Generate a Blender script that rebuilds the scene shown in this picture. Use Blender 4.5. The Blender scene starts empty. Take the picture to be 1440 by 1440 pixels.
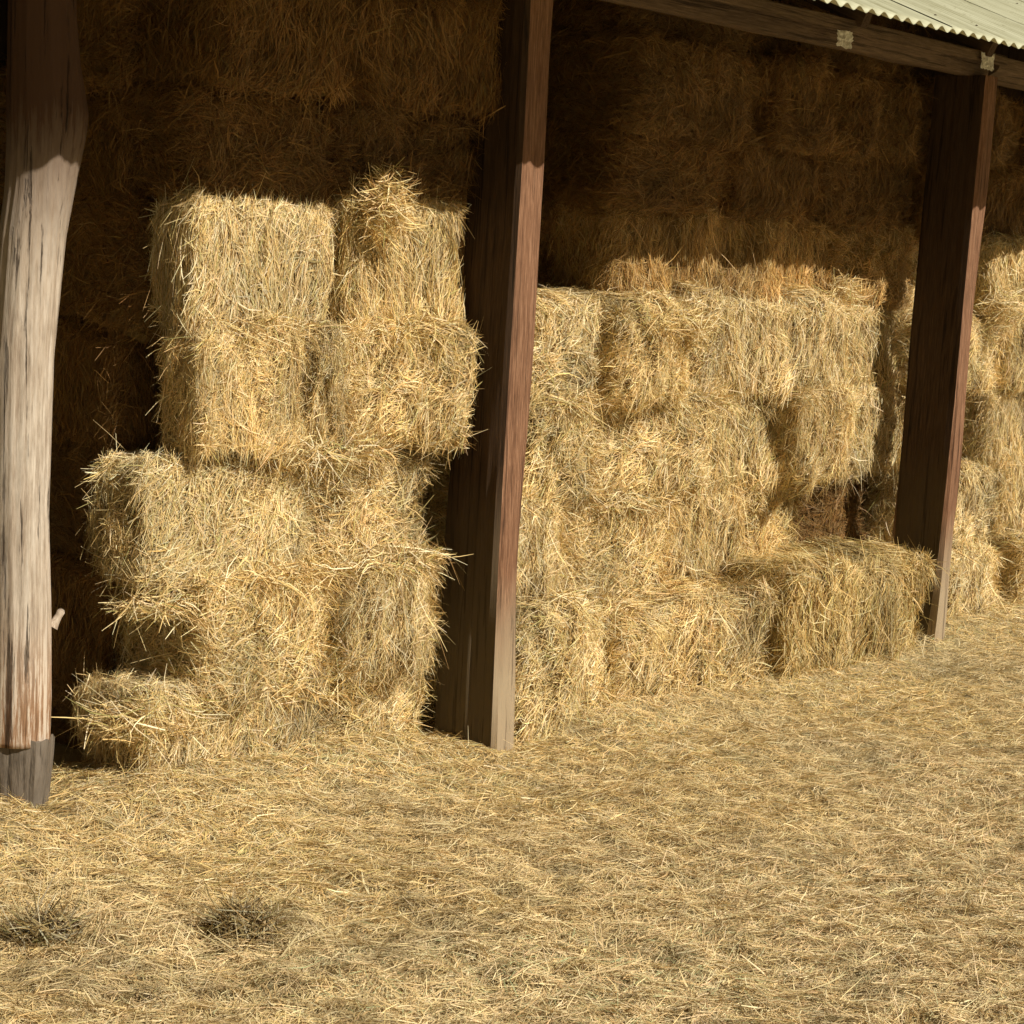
import bpy, math, random
import numpy as np

random.seed(7)
RNG = np.random.default_rng(11)
SC = bpy.context.scene
COL = SC.collection

# ------------------------------------------------------------------ layout frame
CX, CY = -0.039, 6.10                 # foot of the middle post
TH = math.radians(48.7)               # the open front of the shed runs away to the right
T = np.array([math.cos(TH), math.sin(TH)])      # along the front
M = np.array([-math.sin(TH), math.cos(TH)])     # into the shed

def W(u, v, z=0.0):
    return (CX + u * T[0] + v * M[0], CY + u * T[1] + v * M[1], z)

def UV(x, y):
    dx, dy = x - CX, y - CY
    return dx * T[0] + dy * T[1], dx * M[0] + dy * M[1]

# ------------------------------------------------------------------ numpy noise
class Noise:
    """smooth random field: a sum of sines along random directions"""
    def __init__(self, seed, n=14, dim=3):
        r = np.random.default_rng(seed)
        d = r.normal(size=(n, dim)); d /= np.linalg.norm(d, axis=1)[:, None]
        self.k = d * r.uniform(0.55, 1.6, size=(n, 1)); self.ph = r.uniform(0, 6.283, n)
        self.n = n
    def __call__(self, p, f):
        return np.sin(p @ (self.k.T * f * 6.283) + self.ph).sum(1) / math.sqrt(self.n)

def smooth(a, b, x):
    t = np.clip((x - a) / (b - a), 0, 1)
    return t * t * (3 - 2 * t)

# ------------------------------------------------------------------ mesh helpers
def np_mesh(name, verts, faces_list, cols=None, mat_index=None, smooth_faces=0):
    """faces_list: list of (n,k) arrays"""
    me = bpy.data.meshes.new(name)
    verts = np.ascontiguousarray(verts, dtype=np.float32)
    me.vertices.add(len(verts)); me.vertices.foreach_set('co', verts.ravel())
    idx = np.concatenate([f.ravel() for f in faces_list]).astype(np.int32)
    tot = np.concatenate([np.full(len(f), f.shape[1]) for f in faces_list]).astype(np.int32)
    start = np.concatenate([[0], np.cumsum(tot)[:-1]]).astype(np.int32)
    me.loops.add(len(idx)); me.loops.foreach_set('vertex_index', idx)
    me.polygons.add(len(tot)); me.polygons.foreach_set('loop_start', start)
    try: me.polygons.foreach_set('loop_total', tot)
    except Exception: pass
    if mat_index is not None: me.polygons.foreach_set('material_index', mat_index.astype(np.int32))
    sm = np.zeros(len(tot), dtype=bool); sm[:smooth_faces] = True
    me.polygons.foreach_set('use_smooth', sm)
    if cols is not None:
        at = me.color_attributes.new('tint', 'FLOAT_COLOR', 'POINT')
        c = np.ones((len(verts), 4), dtype=np.float32); c[:, :3] = cols
        at.data.foreach_set('color', c.ravel())
    me.update(calc_edges=True)
    return me

def link(name, me, mats, parent=None):
    o = bpy.data.objects.new(name, me); COL.objects.link(o)
    for m in (mats if isinstance(mats, (list, tuple)) else [mats]):
        me.materials.append(m)
    if parent is not None: o.parent = parent
    return o

def tag(o, label=None, cat=None, group=None, kind=None):
    if label: o['label'] = label
    if cat: o['category'] = cat
    if group: o['group'] = group
    if kind: o['kind'] = kind
    return o

# ------------------------------------------------------------------ node helpers
def new_mat(name):
    m = bpy.data.materials.new(name); m.use_nodes = True
    nt = m.node_tree; nt.nodes.clear()
    out = nt.nodes.new('ShaderNodeOutputMaterial')
    b = nt.nodes.new('ShaderNodeBsdfPrincipled')
    nt.links.new(b.outputs[0], out.inputs[0])
    return m, nt, b, out

def node(nt, typ, **kw):
    n = nt.nodes.new(typ)
    for k, v in kw.items():
        if k in n.inputs.keys() if isinstance(k, str) else False: n.inputs[k].default_value = v
        else: setattr(n, k, v)
    return n

def ramp(nt, stops, fac):
    r = nt.nodes.new('ShaderNodeValToRGB')
    while len(r.color_ramp.elements) < len(stops): r.color_ramp.elements.new(0.5)
    for e, (p, c) in zip(r.color_ramp.elements, stops):
        e.position = p; e.color = (c[0], c[1], c[2], 1)
    nt.links.new(fac, r.inputs[0]); return r

def mixc(nt, a, b, fac, mode='MIX'):
    n = nt.nodes.new('ShaderNodeMix'); n.data_type = 'RGBA'; n.blend_type = mode
    for sock, val in ((n.inputs[6], a), (n.inputs[7], b), (n.inputs[0], fac)):
        if hasattr(val, 'links'): nt.links.new(val, sock)
        elif isinstance(val, (int, float)): sock.default_value = val
        else: sock.default_value = (*val, 1)
    return n.outputs[2]

def noise_tex(nt, scale, detail=4, rough=0.6, mapping=None, coord='Object'):
    tc = nt.nodes.new('ShaderNodeTexCoord')
    v = tc.outputs[coord]
    if mapping:
        mp = nt.nodes.new('ShaderNodeMapping'); mp.inputs['Scale'].default_value = mapping
        nt.links.new(v, mp.inputs['Vector']); v = mp.outputs[0]
    n = nt.nodes.new('ShaderNodeTexNoise')
    n.inputs['Scale'].default_value = scale; n.inputs['Detail'].default_value = detail
    n.inputs['Roughness'].default_value = rough
    nt.links.new(v, n.inputs['Vector'])
    return n.outputs['Fac']

# ------------------------------------------------------------------ materials
def make_straw(name, tints, trans=0.10):
    m, nt, b, out = new_mat(name)
    at = nt.nodes.new('ShaderNodeAttribute'); at.attribute_name = 'tint'
    oi = nt.nodes.new('ShaderNodeObjectInfo')
    tr = ramp(nt, tints, oi.outputs['Random'])
    c = mixc(nt, at.outputs['Color'], tr.outputs[0], 1.0, 'MULTIPLY')
    nt.links.new(c, b.inputs['Base Color'])
    b.inputs['Roughness'].default_value = 0.55
    b.inputs['Specular IOR Level'].default_value = 0.3
    tl = nt.nodes.new('ShaderNodeBsdfTranslucent'); nt.links.new(c, tl.inputs[0])
    mx = nt.nodes.new('ShaderNodeMixShader'); mx.inputs[0].default_value = trans
    nt.links.new(b.outputs[0], mx.inputs[1]); nt.links.new(tl.outputs[0], mx.inputs[2])
    nt.links.new(mx.outputs[0], out.inputs[0])
    return m

STRAW = make_straw('straw_stalks', [(0, (1.0, .98, .92)), (.35, (.95, .94, .90)), (.7, (1.0, .95, .82)), (1, (.98, .98, .93))])
GSTRAW = make_straw('loose_straw', [(0, (1, .965, .86)), (1, (1, .965, .86))], 0.1)
STRAW_HALFSHADE = make_straw('half_shade_straw', [(0, (.80, .66, .47)), (1, (.72, .59, .42))])
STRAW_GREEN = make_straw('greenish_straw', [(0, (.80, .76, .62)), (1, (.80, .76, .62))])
STRAW_SHADE = make_straw('shade_tinted_straw', [(0, (.33, .225, .125)), (.5, (.39, .265, .145)), (1, (.29, .205, .125))])

def make_core():
    m, nt, b, out = new_mat('pressed_hay')
    n1 = noise_tex(nt, 60, 5, .7, (1, 1, .35))
    n2 = noise_tex(nt, 6, 3)
    r = ramp(nt, [(.3, (.09, .056, .018)), (.5, (.28, .19, .07)), (.72, (.52, .38, .17))], n1)
    c = mixc(nt, r.outputs[0], (.28, .19, .07), n2)
    nt.links.new(c, b.inputs['Base Color']); b.inputs['Roughness'].default_value = .9
    bp = nt.nodes.new('ShaderNodeBump'); bp.inputs['Strength'].default_value = .8; bp.inputs['Distance'].default_value = .01
    nt.links.new(n1, bp.inputs['Height']); nt.links.new(bp.outputs[0], b.inputs['Normal'])
    return m
CORE = make_core()

def make_ground():
    m, nt, b, out = new_mat('hay_littered_ground')
    n1 = noise_tex(nt, 45, 6, .75)
    n2 = noise_tex(nt, 1.3, 4)
    n3 = noise_tex(nt, .05, 3)
    r = ramp(nt, [(.3, (.24, .175, .085)), (.5, (.52, .405, .22)), (.72, (.72, .58, .34))], n1)
    c = mixc(nt, r.outputs[0], (.36, .29, .15), n2)
    c = mixc(nt, c, (.33, .28, .15), n3)
    nt.links.new(c, b.inputs['Base Color']); b.inputs['Roughness'].default_value = .95
    bp = nt.nodes.new('ShaderNodeBump'); bp.inputs['Strength'].default_value = .7; bp.inputs['Distance'].default_value = .01
    nt.links.new(n1, bp.inputs['Height']); nt.links.new(bp.outputs[0], b.inputs['Normal'])
    return m
GROUND = make_ground()

def make_wood(name, stops, grey=None, grey_z=0.0, grey_w=0.4, along=(26, 26, 1.3), bump=.5, streak=70):
    """weathered timber; grain runs along local z"""
    m, nt, b, out = new_mat(name)
    n1 = noise_tex(nt, streak / 9, 6, .7, along)
    n2 = noise_tex(nt, 3.2, 4, .6, (1, 1, .5))
    n3 = noise_tex(nt, 8, 5, .65, (7, 7, .18))
    r = ramp(nt, stops, n1)
    c = mixc(nt, r.outputs[0], tuple(x * .55 for x in stops[1][1]), n2)
    cr = ramp(nt, [(.39, (.22, .2, .18)), (.44, (1, 1, 1))], n3)
    c = mixc(nt, c, cr.outputs[0], .75, 'MULTIPLY')
    if grey is not None:
        tc = nt.nodes.new('ShaderNodeTexCoord'); sx = nt.nodes.new('ShaderNodeSeparateXYZ')
        nt.links.new(tc.outputs['Object'], sx.inputs[0])
        ad = nt.nodes.new('ShaderNodeMath'); ad.operation = 'MULTIPLY_ADD'
        nt.links.new(n2, ad.inputs[0]); ad.inputs[1].default_value = -.5
        nt.links.new(sx.outputs[2], ad.inputs[2])
        mr = nt.nodes.new('ShaderNodeMapRange'); mr.inputs[1].default_value = grey_z - .25 + grey_w
        mr.inputs[2].default_value = grey_z - .25
        nt.links.new(ad.outputs[0], mr.inputs[0])
        g = mixc(nt, grey, cr.outputs[0], .6, 'MULTIPLY')
        c = mixc(nt, c, g, mr.outputs[0])
    nt.links.new(c, b.inputs['Base Color']); b.inputs['Roughness'].default_value = .8
    b.inputs['Specular IOR Level'].default_value = .25
    bp = nt.nodes.new('ShaderNodeBump'); bp.inputs['Strength'].default_value = bump; bp.inputs['Distance'].default_value = .006
    nt.links.new(n1, bp.inputs['Height']); 
    bp2 = nt.nodes.new('ShaderNodeBump'); bp2.inputs['Strength'].default_value = bump; bp2.inputs['Distance'].default_value = .008
    nt.links.new(n3, bp2.inputs['Height']); nt.links.new(bp.outputs[0], bp2.inputs['Normal'])
    nt.links.new(bp2.outputs[0], b.inputs['Normal'])
    return m

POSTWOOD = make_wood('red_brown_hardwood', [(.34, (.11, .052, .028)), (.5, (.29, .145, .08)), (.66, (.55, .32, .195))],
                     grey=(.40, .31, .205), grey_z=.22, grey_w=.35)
def make_log():
    m, nt, b, out = new_mat('grey_barkless_log')
    n1 = noise_tex(nt, 7, 8, .75, (11, 11, .6))          # long silvery fibres
    n2 = noise_tex(nt, 2.2, 4, .6, (2, 2, .6))
    n3 = noise_tex(nt, 5, 6, .68, (8, 8, .28))          # drying cracks
    n4 = noise_tex(nt, 90, 3, .6, (1, 1, .2))
    r = ramp(nt, [(.33, (.24, .185, .14)), (.48, (.60, .52, .43)), (.62, (.84, .78, .69))], n1)
    c = mixc(nt, r.outputs[0], (.40, .30, .22), n2)
    r4 = ramp(nt, [(.3, (.72, .70, .68)), (.6, (1, 1, 1))], n4)
    c = mixc(nt, c, r4.outputs[0], .8, 'MULTIPLY')
    tc = nt.nodes.new('ShaderNodeTexCoord'); sx = nt.nodes.new('ShaderNodeSeparateXYZ')
    nt.links.new(tc.outputs['Object'], sx.inputs[0])
    def band(z0, z1, wob):
        ad = nt.nodes.new('ShaderNodeMath'); ad.operation = 'MULTIPLY_ADD'
        nt.links.new(n1, ad.inputs[0]); ad.inputs[1].default_value = wob; nt.links.new(sx.outputs[2], ad.inputs[2])
        mr = nt.nodes.new('ShaderNodeMapRange'); mr.inputs[1].default_value = z0 + wob * .5; mr.inputs[2].default_value = z1 + wob * .5
        nt.links.new(ad.outputs[0], mr.inputs[0]); return mr.outputs[0]
    foot = ramp(nt, [(.38, (.15, .08, .04)), (.50, (.36, .21, .12)), (.57, (.66, .56, .46))], n1)
    c = mixc(nt, c, foot.outputs[0], band(.62, .36, -.6))
    c = mixc(nt, c, (.085, .042, .022), band(1.5, 1.9, .5))  # roof shade on the upper log painted into its colour
    cr = ramp(nt, [(.335, (.24, .20, .16)), (.40, (1, 1, 1))], n3)
    c = mixc(nt, c, cr.outputs[0], .85, 'MULTIPLY')
    nt.links.new(c, b.inputs['Base Color']); b.inputs['Roughness'].default_value = .75
    b.inputs['Specular IOR Level'].default_value = .3
    bp = nt.nodes.new('ShaderNodeBump'); bp.inputs['Strength'].default_value = .6; bp.inputs['Distance'].default_value = .006
    nt.links.new(n1, bp.inputs['Height'])
    bp2 = nt.nodes.new('ShaderNodeBump'); bp2.inputs['Strength'].default_value = 1; bp2.inputs['Distance'].default_value = .012
    nt.links.new(cr.outputs[0], bp2.inputs['Height']); nt.links.new(bp.outputs[0], bp2.inputs['Normal'])
    nt.links.new(bp2.outputs[0], b.inputs['Normal'])
    return m
LOGWOOD = make_log()
STUMPWOOD = make_wood('grey_stump_wood', [(.3, (.10, .08, .06)), (.5, (.23, .19, .15)), (.7, (.34, .29, .24))], along=(5, 5, 1.5))
POSTSHADE = make_wood('shade_tinted_hardwood', [(.34, (.032, .017, .008)), (.5, (.065, .036, .018)), (.66, (.11, .064, .033))],  # same timber darkened: shade of the broad faces put into the colour
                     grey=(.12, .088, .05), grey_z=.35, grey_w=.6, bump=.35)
BEAMWOOD = make_wood('dark_beam_wood', [(.34, (.08, .052, .033)), (.5, (.20, .133, .085)), (.66, (.34, .235, .15))], along=(22, 22, 1.2))
RAFTERWOOD = make_wood('dark_rafter_wood', [(.3, (.06, .035, .02)), (.5, (.13, .08, .05)), (.7, (.2, .13, .08))])

def make_roof():
    m, nt, b, out = new_mat('weathered_cream_roof_metal')
    n1 = noise_tex(nt, 4, 5, .7, (6, .35, 1))
    n2 = noise_tex(nt, 25, 4, .7)
    r = ramp(nt, [(.3, (.36, .35, .22)), (.52, (.50, .50, .35)), (.75, (.60, .60, .44))], n1)
    r2 = ramp(nt, [(.28, (.45, .40, .28)), (.42, (1, 1, 1))], n2)
    c = mixc(nt, r.outputs[0], r2.outputs[0], .5, 'MULTIPLY')
    nt.links.new(c, b.inputs['Base Color']); b.inputs['Roughness'].default_value = .55
    b.inputs['Metallic'].default_value = .1
    return m
ROOF = make_roof()

def make_plate():
    m, nt, b, out = new_mat('crumpled_zinc')
    n1 = noise_tex(nt, 40, 4, .7)
    r = ramp(nt, [(.38, (.42, .38, .33)), (.58, (.88, .86, .80))], n1)
    nt.links.new(r.outputs[0], b.inputs['Base Color']); b.inputs['Roughness'].default_value = .5
    return m
PLATE = make_plate()

# ------------------------------------------------------------------ straw
PAL = np.array([[.92, .74, .42], [.88, .67, .33], [.75, .54, .24], [.56, .49, .21], [.38, .24, .09], [.98, .88, .62], [.79, .65, .41]])
PALW = np.array([.24, .18, .14, .08, .09, .17, .10])
PALG = np.array([[.90, .73, .46], [.81, .63, .36], [.69, .53, .30], [.55, .49, .28], [.34, .25, .13], [.97, .85, .59], [.79, .68, .46]])
PALGW = np.array([.27, .19, .14, .07, .05, .16, .12])

def palette(n, rng, pal=PAL, w=PALW):
    i = rng.choice(len(pal), n, p=w / w.sum())
    return pal[i] * rng.normal(1, .15, (n, 1)).clip(.5, 1.4) * rng.normal(1, .03, (n, 3))

def strands(P, D, N, L, Wd, lift, bend, sag, col, rng, K=4, s0=-.35):
    """bent, tapered ribbons; returns verts, quads, colours"""
    n = len(P)
    B = np.cross(N, D)
    s = np.linspace(s0, 1 + s0, K)[None, :, None] * L[:, None, None]
    l = L[:, None, None]
    pts = P[:, None] + D[:, None] * s + N[:, None] * (lift[:, None, None] * s) \
        + B[:, None] * (bend[:, None, None] * s * s / l)
    pts[:, :, 2] -= (sag[:, None] * np.clip(s[:, :, 0], 0, None) ** 2 / L[:, None])
    tw = rng.normal(0, .55, n)
    side = B * np.cos(tw)[:, None] + N * np.sin(tw)[:, None]
    wk = np.interp(np.linspace(0, 1, K), [0, .2, .7, 1], [.7, 1, .9, .35])
    off = side[:, None] * (Wd[:, None, None] * .5 * wk[None, :, None])
    V = np.stack([pts - off, pts + off], 2).reshape(n * K * 2, 3)
    base = (np.arange(n) * K * 2)[:, None]
    q = np.array([[2 * k, 2 * k + 1, 2 * k + 3, 2 * k + 2] for k in range(K - 1)])
    F = (base[:, :, None] + q[None]).reshape(-1, 4)
    sh = np.interp(np.linspace(0, 1, K), [0, 1], [.88, 1.06])
    C = (col[:, None, None, :] * sh[None, :, None, None]).repeat(2, 2).reshape(-1, 3)
    return V, F, C

# ------------------------------------------------------------------ bales
def bale_surface(dims, seed, style):
    lx, ly, lz = dims
    nA, nB, nC, nD = Noise(seed), Noise(seed + 1), Noise(seed + 2), Noise(seed + 3)
    r = .042
    h = np.array([lx, ly, lz]) / 2
    fw = .085
    def f(p):                         # p on the box surface, box centred on the origin
        c = np.clip(p, -(h - r), h - r)
        d = p - c
        ln = np.linalg.norm(d, axis=1)[:, None]
        n = d / np.maximum(ln, 1e-6)
        q = c + n * r
        wob = nA(q * [1, 1, .3], 2.2) * .18
        ph = q[:, 0] / fw + wob + seed * .37
        g = np.abs((ph % 1) - .5) * 2                     # 1 at a seam between two flakes
        side = 1 - np.abs(n[:, 0])
        seam = smooth(.72, 1, g) * side
        amp = {'rib': .020, 'swirl': .019, 'rag': .025}[style]
        disp = nB(q, 2.4) * amp * 1.1 + nC(q, 6) * amp * .6 + nD(q, 14) * .005 - seam * (.022 if style == 'rib' else .012)
        flake = np.sin(np.floor(ph) * 12.99 + seed) * .012 * side
        if style == 'rag':
            disp -= smooth(.5, 1.6, nC(q + 3, 2.6)) * .024
        return q + n * (disp + flake)[:, None], n, seam
    return f, h

def box_grid(h, step):
    V, F = [], []; base = 0
    for ax in range(3):
        a, b = [i for i in range(3) if i != ax]
        na = max(2, int(round(2 * h[a] / step))); nb = max(2, int(round(2 * h[b] / step)))
        for sg in (-1, 1):
            A, Bq = np.meshgrid(np.linspace(-h[a], h[a], na + 1), np.linspace(-h[b], h[b], nb + 1), indexing='ij')
            p = np.zeros((A.size, 3)); p[:, a] = A.ravel(); p[:, b] = Bq.ravel(); p[:, ax] = sg * h[ax]
            i = np.arange((na + 1) * (nb + 1)).reshape(na + 1, nb + 1)
            q = np.stack([i[:-1, :-1], i[1:, :-1], i[1:, 1:], i[:-1, 1:]], -1).reshape(-1, 4)
            flip = (sg > 0) == (ax == 1)
            if flip: q = q[:, ::-1]
            V.append(p); F.append(q + base); base += len(p)
    return np.concatenate(V), np.concatenate(F)

def make_bale_mesh(name, dims, seed, style, dens=21000):
    rng = np.random.default_rng(seed * 17 + 3)
    f, h = bale_surface(dims, seed, style)
    bp, bf = box_grid(h, .03)
    cv, cn, _ = f(bp)
    cv = cv - cn * .012
    # sample the faces
    P0 = []; ax_id = []
    for ax in range(3):
        a, b = [i for i in range(3) if i != ax]
        area = 4 * h[a] * h[b]
        for sg in (-1, 1):
            k = dens * (0.25 if (ax == 2 and sg < 0) else 1.0)
            n = int(area * k)
            p = np.zeros((n, 3)); p[:, a] = rng.uniform(-h[a], h[a], n); p[:, b] = rng.uniform(-h[b], h[b], n); p[:, ax] = sg * h[ax]
            P0.append(p); ax_id.append(np.full(n, ax))
    P0 = np.concatenate(P0); ax_id = np.concatenate(ax_id); n = len(P0)
    P, N, seam = f(P0)
    nz1, nz2, nz3 = Noise(seed + 50), Noise(seed + 51), Noise(seed + 52)
    # tangent frame: e1 horizontal, e2 up-ish
    up = np.tile([0., 0, 1], (n, 1)); up[ax_id == 2] = [0, 1, 0]
    e2 = up - N * (up * N).sum(1)[:, None]; e2 /= np.maximum(np.linalg.norm(e2, axis=1)[:, None], 1e-6)
    e1 = np.cross(e2, N)
    base = {'rib': math.pi / 2, 'swirl': .35, 'rag': .9}[style]
    ang = base + nz1(P, 3.2) * (.45 if style == 'rib' else .8) + nz2(P, 9) * .35 + rng.normal(0, .38 if style == 'rib' else .6, n)
    zz = P[:, 2] / h[2]
    edge = smooth(.55, .9, zz) * (ax_id != 2)
    ang = ang * (1 - edge * .6) + edge * .6 * rng.normal(.2, .8, n)
    ang = np.where(rng.random(n) < .13, rng.uniform(0, 6.28, n), ang)
    ang += np.where(rng.random(n) < .5, math.pi, 0)
    D = e1 * np.cos(ang)[:, None] + e2 * np.sin(ang)[:, None]
    L = np.exp(rng.normal(math.log(.066), .42, n)).clip(.025, .19)
    Wd = rng.uniform(.0014, .0033, n)
    lift = np.abs(rng.normal(.04, .12, n)) * (1.25 if style == 'rag' else 1)
    out = rng.random(n) < (.03 if style != 'rag' else .075)
    lift = np.where(out, rng.uniform(.25, 1.1, n), lift)
    bend = rng.normal(0, .38, n) * np.where(out, 1.7, 1)
    Wd = np.where(rng.random(n) < .04, Wd * 1.9, Wd)          # flattened leaves
    sag = np.where(out, rng.uniform(.1, 1.0, n), rng.uniform(0, .12, n))
    P = P + N * rng.uniform(-.008, .011, n)[:, None]
    col = palette(n, rng)
    col *= (1 + .16 * nz3(P, 2.2))[:, None].clip(.6, 1.4)
    col *= (1 - .45 * seam)[:, None]
    V, F, C = strands(P, D, N, L, Wd, lift, bend, sag, col, rng)
    # loose fringe that droops over the upper edges and hides the joints
    k = int(1500 * (dims[0] + dims[1]))
    sel = rng.random(k) < dims[0] / (dims[0] + dims[1])
    sg = np.where(rng.random(k) < .5, -1., 1.)
    Q = np.zeros((k, 3))
    Q[:, 0] = np.where(sel, rng.uniform(-h[0], h[0], k), sg * h[0]); Q[:, 1] = np.where(sel, sg * h[1], rng.uniform(-h[1], h[1], k))
    Q[:, 2] = h[2] - np.abs(rng.normal(0, .035, k))
    Q, QN, _ = f(Q)
    clump = smooth(-.3, 1.0, Noise(seed + 77)(Q, 4)); ok = rng.random(k) < .25 + .75 * clump
    Q, QN, sel, sg = Q[ok], QN[ok], sel[ok], sg[ok]; k = len(Q)
    o3 = np.zeros((k, 3)); o3[:, 0] = np.where(sel, 0, sg); o3[:, 1] = np.where(sel, sg, 0)
    al = np.stack([o3[:, 1], -o3[:, 0], np.zeros(k)], 1)
    FD = al * rng.normal(0, 1.0, (k, 1)) + o3 * rng.uniform(.1, .6, (k, 1)) + np.array([0, 0, 1.]) * rng.uniform(-1.1, .1, (k, 1))
    FD /= np.linalg.norm(FD, axis=1)[:, None]
    FL = np.exp(rng.normal(math.log(.08), .35, k)).clip(.03, .17)
    fV, fF, fC = strands(Q + o3 * rng.uniform(-.004, .012, (k, 1)), FD, o3, FL, rng.uniform(.0014, .0034, k), rng.normal(.03, .12, k),
                         rng.normal(0, .6, k), rng.uniform(.1, .8, k), palette(k, rng), rng)
    F = np.concatenate([F, fF + len(V)]); V = np.concatenate([V, fV]); C = np.concatenate([C, fC])
    allV = np.concatenate([cv, V]); allC = np.concatenate([np.full((len(cv), 3), .3), C])
    mi = np.concatenate([np.ones(len(bf)), np.zeros(len(F))])
    me = np_mesh(name, allV, [bf, F + len(cv)], allC, mi, len(bf))
    me.materials.append(STRAW); me.materials.append(CORE)
    return me

LONG = (1.0, .46, .37)
MID = (.62, .46, .37)
MESH = {
    'LR': [make_bale_mesh('long_bale', LONG, s, 'rib') for s in (101, 109)],
    'LS': [make_bale_mesh('long_bale', LONG, s, 'swirl') for s in (131, 147)],
    'MR': [make_bale_mesh('short_bale', MID, s, 'rib') for s in (201, 215)],
    'MS': [make_bale_mesh('short_bale', MID, s, 'swirl') for s in (231, 243, 259)],
    'MG': [make_bale_mesh('short_bale', MID, s, 'rag') for s in (307, 322)],
}
COUNT = {k: 0 for k in MESH}

def bale(u0, u1, v, z0, z1, kind, label, depth=.46, yaw=0, tilt=0, roll=0, group='hay bales stacked in the open shed'):
    """front face at inward depth v, spanning u0..u1 along the front"""
    ml = MESH['LR' if kind == 'LG' else kind]; ck = 'LR' if kind == 'LG' else kind; i = COUNT[ck]; COUNT[ck] += 1
    dims = LONG if kind[0] == 'L' else MID
    o = bpy.data.objects.new('hay_bale', ml[i % len(ml)]); COL.objects.link(o)
    flip = (i // len(ml)) % 2
    yaw += random.uniform(-2.2, 2.2); roll += random.uniform(-1.3, 1.3); tilt += random.uniform(-1.5, 1.5)
    o.location = W((u0 + u1) / 2, v + depth / 2, (z0 + z1) / 2)
    o.rotation_euler = (math.radians(tilt), math.radians(roll), TH + math.radians(yaw) + (math.pi if flip else 0))
    o.scale = ((u1 - u0) / dims[0], depth / dims[1], (z1 - z0) / dims[2])
    if kind == 'LG':
        sl = o.material_slots[0]; sl.link = 'OBJECT'; sl.material = STRAW_GREEN
    if 1.4 < z0 <= 1.6 and v > .27:  # fifth layer: roof shade partly put into the straw tint
        sl = o.material_slots[0]; sl.link = 'OBJECT'; sl.material = STRAW_HALFSHADE
    if v > .445 or z0 > 1.6:            # bales further in and higher up: shade put into a browner tint
        sl = o.material_slots[0]; sl.link = 'OBJECT'; sl.material = STRAW_SHADE
    return tag(o, label, 'hay bale', group)

# ---- left stack (between the log post and the middle post)
LS = 'left stack between the grey log post and the middle post'
bale(-1.30, -.62, .13, -.06, .33, 'LS', 'bottom left bale of the left stack, shaggy end poking out by the log post foot', yaw=3, depth=.30)
bale(-.66, -.10, .22, -.05, .27, 'MS', 'bottom right bale of the left stack, against the foot of the middle post')
bale(-1.10, -.61, .11, .26, .63, 'MS', 'sunlit second-layer bale of the left stack with a dark hollow beside its left end')
bale(-.58, -.15, .10, .26, .62, 'MG', 'second-layer bale of the left stack nearest the middle post, bulging toward it')
bale(-1.24, -.66, .20, .62, .95, 'MG', 'third-layer bale whose frayed end sticks out toward the log post', yaw=-2, depth=.22)
bale(-.66, -.11, .21, .63, .96, 'MS', 'third-layer bale of the left stack set back beside the middle post')
bale(-1.12, -.76, .13, .98, 1.34, 'MG', 'narrow fourth-layer bale at the left corner of the left stack', roll=2, depth=.20)
bale(-.77, -.55, .15, .96, 1.33, 'MS', 'thin wedge of hay squeezed in the middle of the fourth layer of the left stack')
bale(-.55, -.04, .12, .98, 1.35, 'MS', 'fourth-layer bale of the left stack overhanging beside the middle post', roll=-1)
bale(-1.12, -.60, .19, 1.34, 1.71, 'MR', 'ribbed bale at the sunlit top left of the left stack', depth=.20)
bale(-.545, -.04, .18, 1.33, 1.76, 'MR', 'ribbed bale at the sunlit top right of the left stack, just under the roof shadow', depth=.34)
bale(-1.10, -.58, .22, 1.70, 2.01, 'MS', 'shaded bale just above the sun line at the left of the left stack')
bale(-.59, -.03, .20, 1.75, 2.02, 'MG', 'shaded bale just above the sun line at the right of the left stack')
bale(-1.08, -.52, .12, 2.02, 2.38, 'MR', 'dark ribbed bale high in the left stack, upper left column')
bale(-.54, .02, .12, 2.02, 2.38, 'MR', 'dark ribbed bale high in the left stack beside the top of the middle post')
bale(-1.10, -.1, .16, 2.37, 2.72, 'LR', 'topmost long bale of the left stack under the roof')
# second row behind, seen past the left side of the stack
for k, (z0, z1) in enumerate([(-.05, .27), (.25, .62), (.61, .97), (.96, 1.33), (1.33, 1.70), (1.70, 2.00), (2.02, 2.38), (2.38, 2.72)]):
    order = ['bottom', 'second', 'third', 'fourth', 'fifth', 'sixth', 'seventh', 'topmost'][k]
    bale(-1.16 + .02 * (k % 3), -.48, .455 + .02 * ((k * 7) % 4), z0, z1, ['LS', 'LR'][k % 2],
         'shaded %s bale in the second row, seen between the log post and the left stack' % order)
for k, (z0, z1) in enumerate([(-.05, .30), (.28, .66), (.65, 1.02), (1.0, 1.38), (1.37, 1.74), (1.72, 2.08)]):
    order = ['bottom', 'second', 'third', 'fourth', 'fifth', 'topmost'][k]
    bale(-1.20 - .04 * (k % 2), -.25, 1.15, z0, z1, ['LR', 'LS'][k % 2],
         'dark %s bale in the rear row glimpsed right behind the log post' % order)

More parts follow.
